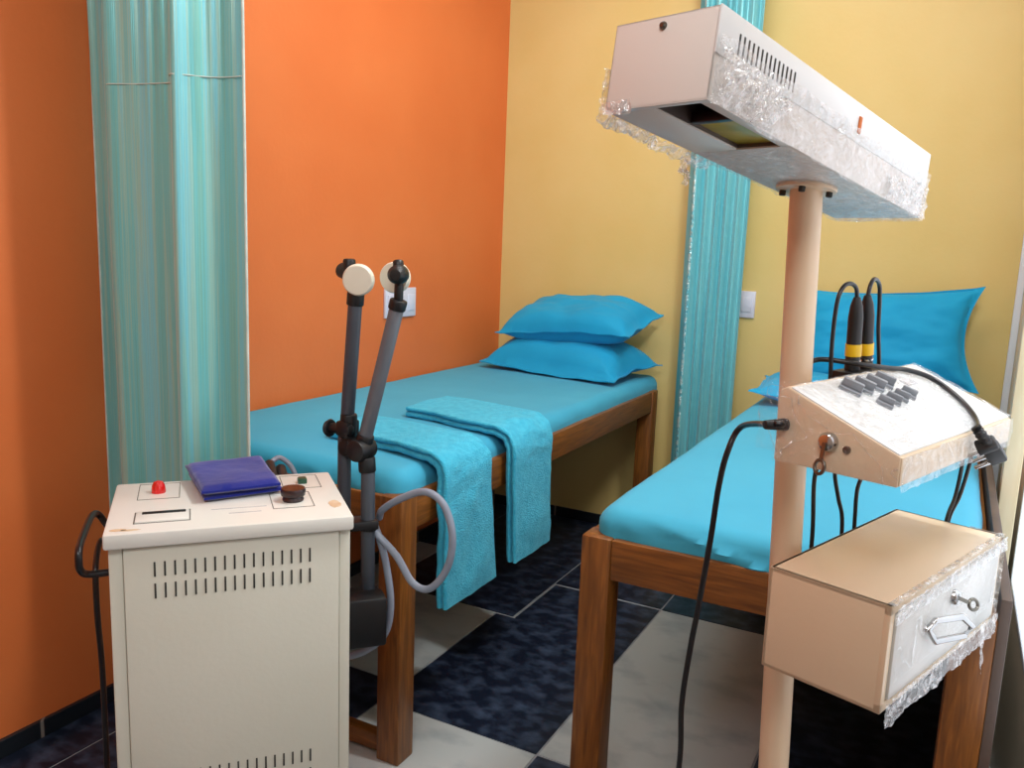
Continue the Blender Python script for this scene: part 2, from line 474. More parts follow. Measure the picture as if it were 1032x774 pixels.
mattress(.006, .752, -1.792, -.02, ZR - .037, .668, 'turquoise sheeted mattress on the bed along the orange wall', 1,
         [(.60, .9, .010, .02), (.70, -.2, .007, .014), (.45, 2.5, .006, .03)])
mattress(1.186, 1.852, -1.775, -.012, ZR - .037, .672, 'turquoise sheeted mattress on the right bed behind the lamp stand', 2,
         [(1.27, 4.5, .016, .03), (1.22, .6, -.006, .012), (1.5, 4.5, .006, .05)])

# ------------------------------------------------------------------ pillows
def pillow(w, l, h, mtx, label, group, seed, n=44, pinch=.07, sag=0., flange=.94, base=.5):
    t = bmesh.new()
    def P(u, v, s):
        uu, vv = abs(u) / flange, abs(v) / flange
        f = max(0, 1 - uu ** 3.2) * max(0, 1 - vv ** 3.0)
        z = s * (h * ((1 - base) if s > 0 else base) * f ** .45 + .002)
        x = w / 2 * u * (1 - pinch * (1 - v * v) * abs(u) ** 2) ; y = l / 2 * v * (1 - pinch * .8 * (1 - u * u) * abs(v) ** 2)
        edge = max(abs(u), abs(v))
        a = math.atan2(v, u)
        wr = fbm((x * 1.0 + seed, y * 2.2, s * .3), 7, 3) * .012 * (f ** .5) + (.5 - abs(noise.noise(V((x * 3 + y * 5 + seed, y * 9 - x * 2, seed))))) * .010 * (f ** .6)
        # creases fanning in from the corners
        cd = min((abs(u) - 1) ** 2 + (abs(v) - 1) ** 2, 1.2)
        wr += .006 * math.sin(9 * math.atan2(1.02 - abs(v), 1.02 - abs(u)) + seed) * math.exp(-cd * 3.5) * (f ** .35)
        rip = .0018 * math.sin(u * 13 + seed) * (1 if abs(v) > flange else 0) + .004 * math.sin(v * 8 + seed) * (1 if abs(u) > flange else 0)
        curl = .012 * (edge ** 6) * math.sin(a * 2 + seed)
        return V((x, y, z + wr * s * (1 if s > 0 else .5) + rip + curl + sag * (u * u)))
    top = {}; bot = {}
    for i in range(n + 1):
        for j in range(n + 1):
            u, v = -1 + 2 * i / n, -1 + 2 * j / n
            top[i, j] = t.verts.new(P(u, v, 1)); bot[i, j] = t.verts.new(P(u, v, -1))
    for i in range(n):
        for j in range(n):
            t.faces.new((top[i, j], top[i + 1, j], top[i + 1, j + 1], top[i, j + 1]))
            t.faces.new((bot[i, j + 1], bot[i + 1, j + 1], bot[i + 1, j], bot[i, j]))
    for i in range(n):
        t.faces.new((bot[i, 0], bot[i + 1, 0], top[i + 1, 0], top[i, 0])); t.faces.new((top[i, n], top[i + 1, n], bot[i + 1, n], bot[i, n]))
        t.faces.new((top[0, i], top[0, i + 1], bot[0, i + 1], bot[0, i])); t.faces.new((bot[n, i], bot[n, i + 1], top[n, i + 1], top[n, i]))
    for f in t.faces: f.smooth = True
    t.transform(mtx)
    o = obj('pillow', t, M['pillow'], None, 70)
    return tag(o, label, 'pillow', group, mtx.translation)
R_ = Matrix.Rotation
pillow(.62, .37, .135, Matrix.Translation((.440, -.215, .700)) @ R_(math.radians(-9), 4, 'Z') @ R_(math.radians(3), 4, 'X'),
       'blue pillow lying flat on the bed by the orange wall, under another pillow', 'blue pillows', 1.3, base=.15)
pillow(.575, .33, .15, Matrix.Translation((.462, -.20, .868)) @ R_(math.radians(-4), 4, 'Z') @ R_(math.radians(-2), 4, 'Y') @ R_(math.radians(14), 4, 'X'),
       'blue pillow on top of the stacked pair by the orange wall', 'blue pillows', 4.1, base=.42)
pillow(.64, .31, .10, Matrix.Translation((1.508, -.325, .724)) @ R_(math.radians(2), 4, 'Z'),
       'blue pillow lying flat on the right bed, mostly hidden behind the pole', 'blue pillows', 2.2)
pillow(.60, .35, .12, Matrix.Translation((1.545, -.115, .895)) @ R_(math.radians(-3), 4, 'Y') @ R_(math.radians(72), 4, 'X'),
       'blue pillow leaning upright against the yellow wall on the right bed', 'blue pillows', 5.7, pinch=.17)

# ------------------------------------------------------------------ towels
def towel(path, widths, label, seed, th=.028):
    """folded strip swept along a path; each path item is (x, y centre, z), widths along y; the two folded layers show as a groove"""
    t = bmesh.new()
    pts = smooth_path([(p[0], p[1], p[2]) for p in path], 10)
    ws = smooth_path([(w, 0, 0) for w in widths], 10)
    n = len(pts); rings = []
    # cross-section in (a across, b thickness): rounded double layer
    sec = []
    m = 16
    def layer(b0, b1, up):
        pass
    h = .5
    for i in range(m + 1): sec.append((-1 + 2 * i / m, 'lo'))
    cs = []
    for i in range(m + 1):
        a = -1 + 2 * i / m; cs.append((a, 0.0, 0))
    cs += [(1, .0, .35), (1, .12, .7), (1, .26, .9), (1, .40, .5), (1, .5, -.8), (1, .60, .5), (1, .74, .9), (1, .88, .7), (1, 1.0, .35)]
    for i in range(m, -1, -1):
        a = -1 + 2 * i / m; cs.append((a, 1.0, 0))
    cs += [(-1, 1.0, .35), (-1, .88, .7), (-1, .74, .9), (-1, .60, .5), (-1, .5, -.8), (-1, .40, .5), (-1, .26, .9), (-1, .12, .7), (-1, .0, .35)]
    for i, p in enumerate(pts):
        tan = (pts[min(i + 1, n - 1)] - pts[max(i - 1, 0)]); tan.y = 0; tan.normalize()
        nrm = V((-tan.z, 0, tan.x))
        if nrm.z < -.3: nrm = -nrm
        w = ws[i].x / 2
        ring = []
        s = i / (n - 1)
        for a, b, bul in cs:
            y = p.y + a * w + (bul * .006 * (1 if a > 0 else -1))
            off = b * th
            q = V((p.x, y, p.z)) + nrm * off
            wob = .007 * fbm((seed, y * 1.3, s * .9), 9) * min(1, s * 2.5) + .0012 * fbm(q, 60, 2)
            if b > .9: wob += .004 * math.cos(a * 3.0) * .5
            ring.append(t.verts.new(q + nrm * max(wob, -.001)))
        rings.append(ring)
    k = len(cs)
    for A, Bb in zip(rings, rings[1:]):
        for j in range(k): t.faces.new((A[j], A[(j + 1) % k], Bb[(j + 1) % k], Bb[j]))
    t.faces.new(rings[0][::-1]); t.faces.new(rings[-1])
    bmesh.ops.recalc_face_normals(t, faces=t.faces[:])
    o = obj('towel', t, M['towel'], None, 75)
    return tag(o, label, 'towel', 'turquoise folded towels', (path[0][0], path[0][1], .672))
zt = .6735
towel([(.43, -1.205, zt), (.53, -1.21, zt), (.64, -1.235, zt), (.728, -1.25, zt), (.764, -1.255, zt - .008), (.781, -1.258, zt - .04), (.781, -1.258, .58), (.782, -1.25, .45), (.783, -1.243, .334)],
      [.21, .22, .23, .225, .22, .215, .21, .205, .205],
      'folded turquoise towel hanging over the bed edge, farther from the cabinet', 1.0)
towel([(.42, -1.545, zt), (.52, -1.55, zt), (.62, -1.565, zt), (.728, -1.585, zt), (.764, -1.59, zt - .008), (.781, -1.592, zt - .04), (.781, -1.592, .58), (.782, -1.58, .45), (.783, -1.568, .334)],
      [.17, .175, .18, .185, .19, .192, .20, .215, .228],
      'folded turquoise towel hanging over the bed edge nearest the cabinet', 6.0)

# ------------------------------------------------------------------ curtains
def curtain(name, path, z0, z1, m, label, seed, hi_amp=.006, hi_from=1.3, taper=0., edge=None, lean=0.):
    t = bmesh.new()
    uvl = t.loops.layers.uv.new('UVMap')
    P = smooth_path([(p[0], p[1], 0) for p in path], 14)
    n = len(P); nz = 60
    L = [0]
    for a, b in zip(P, P[1:]): L.append(L[-1] + (b - a).length)
    xc = sum(p.x for p in P) / n
    grid = []
    for j in range(nz + 1):
        z = z0 + (z1 - z0) * j / nz
        row = []
        for i, p in enumerate(P):
            tan = (P[min(i + 1, n - 1)] - P[max(i - 1, 0)]).normalized(); nrm = V((tan.y, -tan.x, 0))
            k = max(0, (z - hi_from) / (z1 - hi_from))
            d = hi_amp * (k ** .8) * math.sin(L[i] * 150 + 2 * math.sin(L[i] * 31 + seed)) + .006 * noise.noise(V((L[i] * 7, z * 1.3, seed)))
            x = p.x + (xc - p.x) * taper * (z - 1.1) + lean * (z - 1.1)
            row.append(t.verts.new(V((x, p.y, z)) + nrm * d))
        grid.append(row)
    for j in range(nz):
        for i in range(n - 1):
            f = t.faces.new((grid[j][i], grid[j][i + 1], grid[j + 1][i + 1], grid[j + 1][i]))
            for lp, (ii, jj) in zip(f.loops, ((i, j), (i + 1, j), (i + 1, j + 1), (i, j + 1))):
                lp[uvl].uv = (L[ii], z0 + (z1 - z0) * jj / nz)
            f.smooth = True
    root = thing(name, (P[n // 2].x, P[n // 2].y, z0), label, 'curtain', 'satin divider curtains')
    o = obj('drape', t, m, root, 80)
    sd = o.modifiers.new('cloth', 'SOLIDIFY'); sd.thickness = .0022; sd.offset = 0
    for e_i, r, mm in (edge or []):
        idx = 0 if e_i == 0 else (n - 1 if e_i == -1 else min(range(n), key=lambda q: abs(P[q].x - e_i)))
        pts = []
        for j in range(0, nz + 1, 2):
            z = z0 + (z1 - z0) * j / nz
            p = P[idx]; x = p.x + (xc - p.x) * taper * (z - 1.1) + lean * (z - 1.1)
            pts.append((x, p.y, z))
        obj('edge_trim', tube(B(), pts, r, 8, 2), mm, root)
    return root
c1 = curtain('curtain', [(.003, -1.935), (.04, -1.93), (.10, -1.918), (.150, -1.925), (.168, -1.960), (.150, -2.004), (.172, -2.018), (.215, -2.000),
                    (.265, -1.985), (.310, -1.978), (.340, -1.985), (.362, -2.024), (.384, -2.040), (.402, -2.022), (.432, -1.985), (.470, -1.972), (.497, -1.970)],
        .12, 2.28, M['curtain1'], 'teal and grey striped satin curtain in front of the orange wall', 1., .0065, 1.30, .0,
        [(-1, .0028, M['hem']), (0, .0024, M['hem'])])
hp_ = smooth_path([(p[0], p[1] - .0035, 1.452 + .02 * (p[0] - .15)) for p in [(.150, -2.004), (.172, -2.018), (.215, -2.000), (.265, -1.985), (.310, -1.978), (.340, -1.985), (.362, -2.024), (.384, -2.040), (.402, -2.022), (.432, -1.985), (.470, -1.972), (.495, -1.970)]], 10)
obj('stitched_seam', tube(B(), hp_, .0013, 6, 0), M['hem'], c1)
path2 = [(.818, -.055), (.835, -.062), (.855, -.075), (.853, -.115), (.862, -.128), (.880, -.10), (.897, -.122), (.915, -.098), (.932, -.12), (.95, -.095), (.967, -.118),
         (.985, -.09), (1.003, -.112), (1.02, -.085), (1.036, -.10)]
path2 = [(.824 + (x - .818) * 1.07, y) for x, y in path2]
c2 = curtain('curtain', path2, .10, 2.28, M['curtain2'], 'aqua satin curtain hanging against the yellow wall between the beds', 3., .003, 1.4, -.02,
        [(.865, .0065, M['curtain_edge'])], lean=-.004)
# tracks that carry the curtains (above the picture)
def rod(a, b, label):
    t = thing('curtain_rod', a, label, 'curtain rod', 'curtain rods')
    obj('rod', cyl(B(), a, b, .011, bev=.002), M['steel'], t)
    for p in (a, b): obj('wall_flange', cyl(B(), V(p), V(p) + (V(b) - V(a)).normalized() * (.012 if p == a else -.012), .024, bev=.003), M['steel'], t)
rod((0, -1.975, 2.287), (XR, -1.975, 2.287), 'steel curtain rod above the striped curtain, between orange and cream walls')
rod((.93, 0, 2.287), (.93, -1.96, 2.287), 'steel curtain rod above the aqua curtain at the yellow wall')

# ------------------------------------------------------------------ wall switch plates
def plate(mtx, w, h, label, gangs):
    t = thing('switch_plate', mtx.translation, label, 'switch', 'white wall switch plates')
    obj('cover', box(B(), (-w / 2, -.010, -h / 2), (w / 2, 0, h / 2), .003, mtx), M['plate'], t)
    for k in range(gangs):
        cx = -w / 2 + w * (k + .5) / gangs
        obj('rocker', box(B(), (cx - w / gangs * .3, -.0135, -h * .28), (cx + w / gangs * .3, -.008, h * .28), .002, mtx), M['plate'], t)
plate(Matrix.Translation((0, -.752, .938)) @ R_(PI / 2, 4, 'Z'), .185, .104, 'white switch plate on the orange wall behind the electrode arms', 3)
plate(Matrix.Translation((1.060, 0, .968)), .064, .10, 'small white switch plate on the yellow wall beside the aqua curtain', 1)

# ------------------------------------------------------------------ therapy cabinet
K = frame((.696, -2.454, 0), math.radians(48.7))
Kp = lambda *p: K @ V(p)
cab = thing('diathermy_cabinet', Kp(.181, .137, 0), 'cream enamelled therapy machine cabinet with vents standing before the striped curtain', 'medical machine')
ZT = .72
bm = B()
box(bm, (.004, .012, .05), (.0235, .262, ZT - .024), .002, K); box(bm, (.3435, .012, .05), (.361, .262, ZT - .024), .002, K)
box(bm, (.02, .016, .05), (.345, .262, ZT - .024), .001, K)
obj('body', bm, M['cab'], cab)
obj('front_panel', box(B(), (.0242, .008, .055), (.3428, .02, ZT - .026), .002, K), M['cab'], cab)
lid = obj('lid', box(B(), (-.002, .0, ZT - .024), (.365, .270, ZT), .004, K), M['lid'], cab)
def vents(z0, z1, xs):
    bm = B()
    for x in xs: box(bm, (x - .0014, .0068, z0), (x + .0014, .012, z1), .0005, K)
    return bm
xs = [.067 + (.296 - .067) * i / 16 for i in range(17)]
obj('vent_slots', vents(.647, .670, xs), M['slot'], cab); obj('vent_slots', vents(.612, .636, xs), M['slot'], cab)
obj('vent_slots', vents(.296, .318, xs), M['slot'], cab); obj('vent_slots', vents(.261, .284, xs), M['slot'], cab)
# lid fittings
def rect_line(x0, x1, y0, y1, w=.0012, sides='lrtb'):
    bm = B(); z0, z1 = ZT - .002, ZT + .0006
    if 'b' in sides: box(bm, (x0, y0, z0), (x1, y0 + w, z1), 0, K)
    if 't' in sides: box(bm, (x0, y1 - w, z0), (x1, y1, z1), 0, K)
    if 'l' in sides: box(bm, (x0, y0, z0), (x0 + w, y1, z1), 0, K)
    if 'r' in sides: box(bm, (x1 - w, y0, z0), (x1, y1, z1), 0, K)
    return bm
obj('printed_outline', rect_line(.036, .102, .165, .256), M['ink'], cab)
obj('printed_outline', rect_line(.272, .338, .172, .255), M['ink'], cab)
obj('printed_outline', rect_line(.245, .312, .066, .150), M['ink'], cab)
obj('printed_line', box(B(), (.150, .085, ZT - .002), (.236, .0868, ZT + .0006), 0, K), M['faint'], cab)
obj('printed_line', box(B(), (.176, .060, ZT - .002), (.226, .0618, ZT + .0006), 0, K), M['faint'], cab)
mt = obj('meter', box(B(), (.039, .044, ZT - .004), (.117, .096, ZT + .003), .0015, K), M['lid'], cab)
obj('meter_frame', rect_line(.037, .119, .042, .098, .0016), M['ink'], mt)
obj('meter_window', box(B(), (.048, .078, ZT - .002), (.112, .088, ZT + .0042), .0008, K), M['black'], mt)
lathe_red = [(0, 0), (.0115, 0), (.0115, .004), (.0105, .012), (.0075, .0185), (0, .021)]
obj('indicator_lamp', lathe(B(), lathe_red, Kp(.068, .205, ZT), (0, 0, 1), 24), M['red'], cab, label='red indicator lens')
obj('switch', box(B(), (.300, .198, ZT - .002), (.316, .216, ZT + .010), .003, K), M['green'], cab, label='dark green switch')
obj('knob', lathe(B(), [(0, 0), (.017, 0), (.018, .003), (.016, .008), (.020, .010), (.021, .018), (.0195, .022), (0, .0225)], Kp(.281, .106, ZT), (0, 0, 1), 32), M['maroon'], cab, label='dark maroon round knob')
# rust marks near the corners of the lid
for (x, y, rx, ry) in ((.018, .020, .012, .006), (.034, .016, .014, .004), (.345, .07, .010, .020)):
    bm = B(); t = bmesh.new()
    vs = [t.verts.new(V((x + rx * math.cos(a * PI / 12) * (1 + .25 * noise.noise(V((a, x * 50, 0)))), y + ry * math.sin(a * PI / 12) * (1 + .25 * noise.noise(V((a, y * 50, 3)))), ZT + .0003))) for a in range(24)]
    f = t.faces.new(vs); r = bmesh.ops.extrude_face_region(t, geom=[f]); bmesh.ops.translate(t, vec=(0, 0, -.002), verts=[g for g in r['geom'] if isinstance(g, bmesh.types.BMVert)])
    t.transform(K); merge(bm, t)
    obj('rust_mark', bm, M['stain'], cab, 0)
# side handle
hb = [Kp(.006, .19, .655), Kp(-.012, .20, .668), Kp(-.026, .20, .690), Kp(-.033, .165, .697), Kp(-.035, .06, .698), Kp(-.035, .022, .694), Kp(-.035, .014, .680), Kp(-.034, .018, .664), Kp(-.025, .03, .652), Kp(.006, .04, .648)]
obj('handle', tube(B(), hb, .0055, 12, 8), M['black_gloss'], cab)
# castors
for cx, cy in ((.04, .05), (.325, .05), (.04, .225), (.325, .225)):
    w = obj('castor', cyl(B(), Kp(cx, cy, .035), Kp(cx, cy, .052), .018, bev=.002), M['steel'], cab)
    obj('wheel', cyl(B(), Kp(cx - .009, cy, .022), Kp(cx + .009, cy, .022), .022, bev=.004), M['black_gloss'], w)
# sockets on the back edge with plugs
for dx, dz in ((.262, .722), (.283, .712)):
    obj('connector', cyl(B(), Kp(dx, .262, dz - .02), Kp(dx, .345, dz), .012, .010, bev=.003), M['black'], cab)
obj('connector_lead', tube(B(), [Kp(.262, .345, .722), Kp(.285, .36, .728), Kp(.31, .345, .70), Kp(.32, .30, .63), Kp(.32, .264, .58)], .005, 10), M['hose'], cab)
# electrode arms on the back corner
Y = -1.94
bm = B()
box(bm, (.361, .215, .375), (.47, .268, .475), .006, K); box(bm, (.375, .262, .385), (.475, .335, .455), .008, K)
br = obj('arm_bracket', bm, M['black'], cab)
obj('arm_brace', box(B(), (.361, .255, .60), (.46, .30, .618), .003, K), M['black'], cab)
obj('bracket_bolt', cyl(B(), Kp(.47, .30, .425), Kp(.484, .30, .425), .007, bev=.002), M['steel'], br)
obj('bracket_bolt', cyl(B(), Kp(.47, .30, .402), Kp(.484, .30, .402), .007, bev=.002), M['steel'], br)

def seg_tube(pts, r): return tube(B(), pts, r, 20, 0)
# left arm
A0, A1, A2 = V((.721, Y, .43)), V((.722, Y, .790)), V((.747, Y, 1.052))
la = obj('electrode_arm', cyl(B(), A0, A1, .0132, bev=.002), M['darktube'], cab)
ud = (A2 - V((.729, Y, .82))).normalized()
obj('upper_tube', cyl(B(), V((.7285, Y, .812)), A2, .0135, bev=.002), M['darktube'], la)  # charcoal here paints the shade that falls on this upper tube
bm = B(); cyl(bm, (.726, Y, .785), (.7285, Y, .835), .0165, bev=.004); cyl(bm, (.745, Y - .012, .806), (.690, Y - .012, .803), .010, bev=.003); cyl(bm, (.695, Y - .012, .803), (.684, Y - .012, .8025), .018, .016, bev=.004)
box(bm, (.712, Y - .022, .792), (.742, Y + .018, .822), .005)
bm.transform(Matrix.Translation((.004, 0, -.012)))
obj('elbow_joint', bm, M['black'], la)
bm = B(); cyl(bm, A2 - ud * .018, A2 + ud * .008, .0165, bev=.003); cyl(bm, A2, A2 + V((-.006, 0, .04)), .008, bev=.002)
hd = A2 + V((-.012, -.002, .034))
cyl(bm, hd + V((-.030, .012, .014)), hd + V((.02, -.004, .0)), .0155, .013, bev=.004); cyl(bm, hd + V((-.002, .0, -.012)), hd + V((-.002, 0, .036)), .012, bev=.004)
obj('swivel', bm, M['black'], la)
dn = V((.42, -.88, -.06)).normalized(); dc = V((.763, Y - .012, 1.084))
obj('electrode_disc', lathe(B(), [(0, -.012), (.024, -.012), (.028, -.009), (.0298, -.004), (.0298, .004), (.0285, .0085), (.0265, .0105), (0, .0115)], dc, dn, 40), M['disc'], la, label='ivory round electrode facing out')
# right arm
D0, D1, D2 = V((.783, Y, .41)), V((.780, Y, .720)), V((.846, Y + .0, 1.048))
ra = obj('electrode_arm', cyl(B(), D0, D1, .0138, bev=.002), M['darktube'], cab)
us = V((.771, Y, .775))
obj('upper_tube', cyl(B(), us, D2, .0138, bev=.002), M['graytube'], ra)
ud = (D2 - us).normalized()
bm = B(); cyl(bm, (.779, Y, .712), (.776, Y, .742), .0168, bev=.003); cyl(bm, us - ud * .012, us + ud * .012, .0172, bev=.003)
cyl(bm, (.768, Y - .028, .757), (.768, Y + .02, .757), .0215, bev=.004); box(bm, (.722, Y - .016, .742), (.776, Y + .014, .776), .006); cyl(bm, (.735, Y - .02, .757), (.735, Y + .016, .757), .016, bev=.004)
obj('elbow_joint', bm, M['black'], ra)
bm = B(); cyl(bm, D2 - ud * .016, D2 + ud * .004, .0165, bev=.003); cyl(bm, D2, D2 + V((.001, 0, .04)), .0085, bev=.002)
hd = V((.8465, Y - .006, 1.098)); lathe(bm, [(0, -.024), (.010, -.023), (.0165, -.016), (.0185, 0), (.0175, .012), (.012, .02), (0, .021)], hd + V((0, .004, 0)), V((-.35, .93, 0)), 28)
cyl(bm, hd + V((0, .004, .010)), hd + V((-.004, .008, .025)), .010, bev=.003)
obj('swivel', bm, M['black'], ra)
obj('electrode_disc', lathe(B(), [(0, -.010), (.0265, -.010), (.029, -.006), (.0295, .004), (.027, .010), (0, .0115)], V((.815, Y + .032, 1.090)), V((.25, -.96, 0)), 40), M['disc'], ra, label='ivory round electrode seen from its back')
for zz in (.595,): obj('tube_clip', cyl(B(), (.782, Y, zz), (.782, Y, zz + .016), .0175, bev=.003), M['black'], ra)
hy = -1.905
hose = [(.775, hy + .01, .606), (.79, hy, .628), (.832, hy, .658), (.890, hy, .683), (.934, hy, .664), (.955, hy, .605), (.945, hy, .54), (.910, hy - .004, .492), (.872, hy - .008, .495), (.834, hy - .012, .545), (.792, hy - .018, .582), (.777, hy - .02, .60)]
obj('lead_hose', tube(B(), hose, .0073, 14, 10), M['hose'], cab)
hose2 = [(.785, -1.922, .598), (.792, -1.918, .575), (.804, -1.91, .52), (.817, -1.91, .44), (.809, -1.915, .376), (.778, -1.93, .338), (.735, -1.95, .318), (.68, -1.955, .312), (.655, -1.985, .33), (.64, -2.02, .35)]
obj('lead_hose', tube(B(), hose2, .0073, 14, 10), M['hose'], cab)

# blue folded cloth on the lid
def cloth_layer(bm, quad, z0, z1, seed):
    t = bmesh.new(); n = 18
    q = [V((*p, 0)) for p in quad]   # front-left, front-right, back-right, back-left in lid coordinates
    g = {}
    for s, zz in ((0, z0), (1, z1)):
        for i in range(n + 1):
            for j in range(n + 1):
                u, v = i / n, j / n
                p = (q[0] * (1 - u) + q[1] * u) * (1 - v) + (q[3] * (1 - u) + q[2] * u) * v
                e = min(u, 1 - u, v, 1 - v)
                rr = (min(e / .07, 1)); rr = math.sqrt(max(0, 1 - (1 - rr) ** 2))
                zc = (z0 + z1) / 2; z = zc + (zz - zc) * (.25 + .75 * rr)
                if s: z += .0025 * fbm((p.x + seed, p.y, 0), 14)
                g[s, i, j] = t.verts.new((p.x, p.y, z))
    for i in range(n):
        for j in range(n):
            t.faces.new((g[1, i, j], g[1, i + 1, j], g[1, i + 1, j + 1], g[1, i, j + 1])); t.faces.new((g[0, i, j + 1], g[0, i + 1, j + 1], g[0, i + 1, j], g[0, i, j]))
    for i in range(n):
        t.faces.new((g[0, i, 0], g[0, i + 1, 0], g[1, i + 1, 0], g[1, i, 0])); t.faces.new((g[1, i, n], g[1, i + 1, n], g[0, i + 1, n], g[0, i, n]))
        t.faces.new((g[1, 0, i], g[1, 0, i + 1], g[0, 0, i + 1], g[0, 0, i])); t.faces.new((g[0, n, i], g[0, n, i + 1], g[1, n, i + 1], g[1, n, i]))
    t.transform(K); merge(bm, t)
bm = B()
cloth_layer(bm, [(.140, .122), (.268, .152), (.248, .31), (.116, .285)], ZT + .0005, ZT + .013, 1)
cloth_layer(bm, [(.136, .118), (.264, .140), (.246, .325), (.110, .298)], ZT + .012, ZT + .027, 2)
o = obj('folded_cloth', bm, M['navy'], None, 60)
tag(o, 'royal blue cloth folded flat on the lid of the cream cabinet', 'cloth', None, Kp(.19, .2, ZT))
# mains cord over the handle
pts = [Kp(.008, .24, .60), Kp(-.012, .225, .63), Kp(-.022, .18, .650), Kp(-.024, .13, .640), Kp(-.024, .105, .615), Kp(-.024, .108, .543), Kp(-.024, .138, .445), Kp(-.024, .141, .263), Kp(-.026, .14, .07), Kp(-.05, .15, .008), Kp(-.10, .22, .006)]
o = obj('power_cord', tube(B(), pts, .0048, 10, 8), M['black_gloss'], None)
tag(o, 'black power cord hanging behind the side handle of the cream cabinet', 'cord', None, Kp(-.05, .1, .3))

# ------------------------------------------------------------------ infrared lamp stand
PX = lambda z: V((1.568 + (1.249 - z) * .036, -2.059, z))
st = thing('heat_lamp_stand', PX(0), 'beige heat lamp stand with long wrapped lamp head, control box and drawer box', 'medical lamp')
obj('pole', cyl(B(), PX(.045), PX(1.2515), .0205, seg=40), M['pole'], st)
bm = B(); 
for a in range(4):
    q = R_(math.radians(71.5 + 90 * a), 4, 'Z') @ V((.17, 0, 0)); p = PX(.06)
    tube(bm, [p, p + q * .6 + V((0, 0, -.006)), p + q + V((0, 0, -.022))], .014, 14, 6)
    cyl(bm, p + q + V((-.008, 0, -.038)), p + q + V((.008, 0, -.038)), .022, bev=.004)
obj('base', bm, M['pole'], st)
# drawer box
DM = frame((1.729, -2.231, .649), math.radians(71.4)); dw, dd, dh = .379, .150, .131
bm = B()
box(bm, (0, .006, 0), (.006, dd, dh), .0015, DM); box(bm, (dw - .006, .006, 0), (dw, dd, dh), .0015, DM)
box(bm, (0, .006, dh - .006), (dw, dd, dh), .0015, DM); box(bm, (0, .006, 0), (dw, dd, .006), .0015, DM); box(bm, (0, dd - .006, 0), (dw, dd, dh), .0015, DM)
box(bm, (0, .0, 0), (.012, .008, dh), .001, DM); box(bm, (dw - .012, 0, 0), (dw, .008, dh), .001, DM); box(bm, (0, 0, dh - .012), (dw, .008, dh), .001, DM); box(bm, (0, 0, 0), (dw, .008, .012), .001, DM)
# bracket to the pole
box(bm, (.105, dd - .001, .03), (.160, dd + .022, .10), .003, DM)
db = obj('drawer_box', bm, M['boxcream'], st)
dr = obj('drawer_front', box(B(), (.0135, -.003, .0135), (dw - .0135, .01, dh - .0135), .002, DM), M['drawer'], db)
# hexagonal pull
hp = [(0, 0), (.14, .0106), (.74, .0118), (1, -.0024), (.86, -.013), (.19, -.0166)]
pull = [DM @ V((.103 + .0585 * a, -.007 - .030 * a, .075 + dz)) for a, dz in hp]
bm = B()
tube(bm, pull + [pull[0], pull[1]], .0040, 12, 0)
cyl(bm, DM @ V((.103, .004, .075)), pull[0], .0042, bev=.001)
obj('handle', bm, M['steel'], dr, label='chrome hexagonal pull')
lk = obj('lock', lathe(B(), [(0, -.001), (.010, -.001), (.010, .004), (.008, .007), (0, .0075)], DM @ V((.190, -.003, .092)), DM.to_3x3() @ V((0, -1, 0)), 24), M['steel'], dr)
def key(o, d, side, L=.034):
    """flat key with a ringed bow; o = lock face, d = out of the lock, side = key width"""
    bm = B(); o, d, side = V(o), V(d).normalized(), V(side).normalized(); nn = d.cross(side)
    prism(bm, [o - side * .0025 - nn * .0008, o + side * .0025 - nn * .0008, o + side * .0025 + d * L * .55 - nn * .0008, o - side * .0025 + d * L * .55 - nn * .0008], nn * .0016)
    ring = [o + d * (L * .55 + .008 + .008 * math.cos(a * PI / 8)) + side * .0068 * math.sin(a * PI / 8) for a in range(17)]
    tube(bm, ring, .0022, 8, 0); return bm
q = DM.to_3x3()
obj('key', key(DM @ V((.190, -.010, .092)), q @ V((.80, -.42, -.40)), q @ V((.3, 0, 1))), M['brass'], lk)
ring = [DM @ V((.222 + .0 * a, -.034, .062)) for a in range(1)]
tag_pts = [(.296, -.008, .018), (.302, -.012, -.004), (.300, -.012, -.03)]
# plastic wrap left on drawer box edges
def film_patch(fn, nu, nv, amp, sc, seed, mtx):
    t = bmesh.new(); g = []
    for i in range(nu + 1):
        row = []
        for j in range(nv + 1):
            p, nrm = fn(i / nu, j / nv)
            p = V(p) + V(nrm) * (abs(noise.noise(V(p) * sc + V((seed, seed, 0)))) * amp * 1.6 + .0009 + amp * .5 * abs(noise.noise(V(p) * sc * 3.1 + V((0, seed, seed)))))
            row.append(t.verts.new(p))
        g.append(row)
    for i in range(nu):
        for j in range(nv): t.faces.new((g[i][j], g[i + 1][j], g[i + 1][j + 1], g[i][j + 1]))
    t.transform(mtx); return t
bm = B()
merge(bm, film_patch(lambda u, v: ((.0 + u * (dw + .004), -.004 + .0 * v, dh - .001 - .020 * v), (0, -1, 0)), 60, 8, .002, 50, 2, DM))
merge(bm, film_patch(lambda u, v: ((.0 + u * (dw + .002), -.004 + .009 * v, dh + .0005), (0, 0, 1)), 60, 6, .0015, 60, 3, DM))
merge(bm, film_patch(lambda u, v: ((.0 + u * (dw + .002), -.004 - .001 * v, .016 - .030 * v - .006 * noise.noise(V((u * 9, 0, 0))) * v), (0, -1, 0)), 60, 10, .0035, 60, 5, DM))
merge(bm, film_patch(lambda u, v: ((dw + .002, -.004 + v * .05, dh - u * (dh + .012)), (1, 0, 0)), 30, 8, .005, 60, 8, DM))
obj('plastic_wrap', bm, M['film_thick'], db, 60)
bm = B()
t = film_patch(lambda u, v: ((.296 + u * (.020 * (1 - v * .8)), -.008 - .006 * v, .024 - .070 * v), (0, -1, 0)), 6, 16, .004, 80, 9, DM); merge(bm, t)
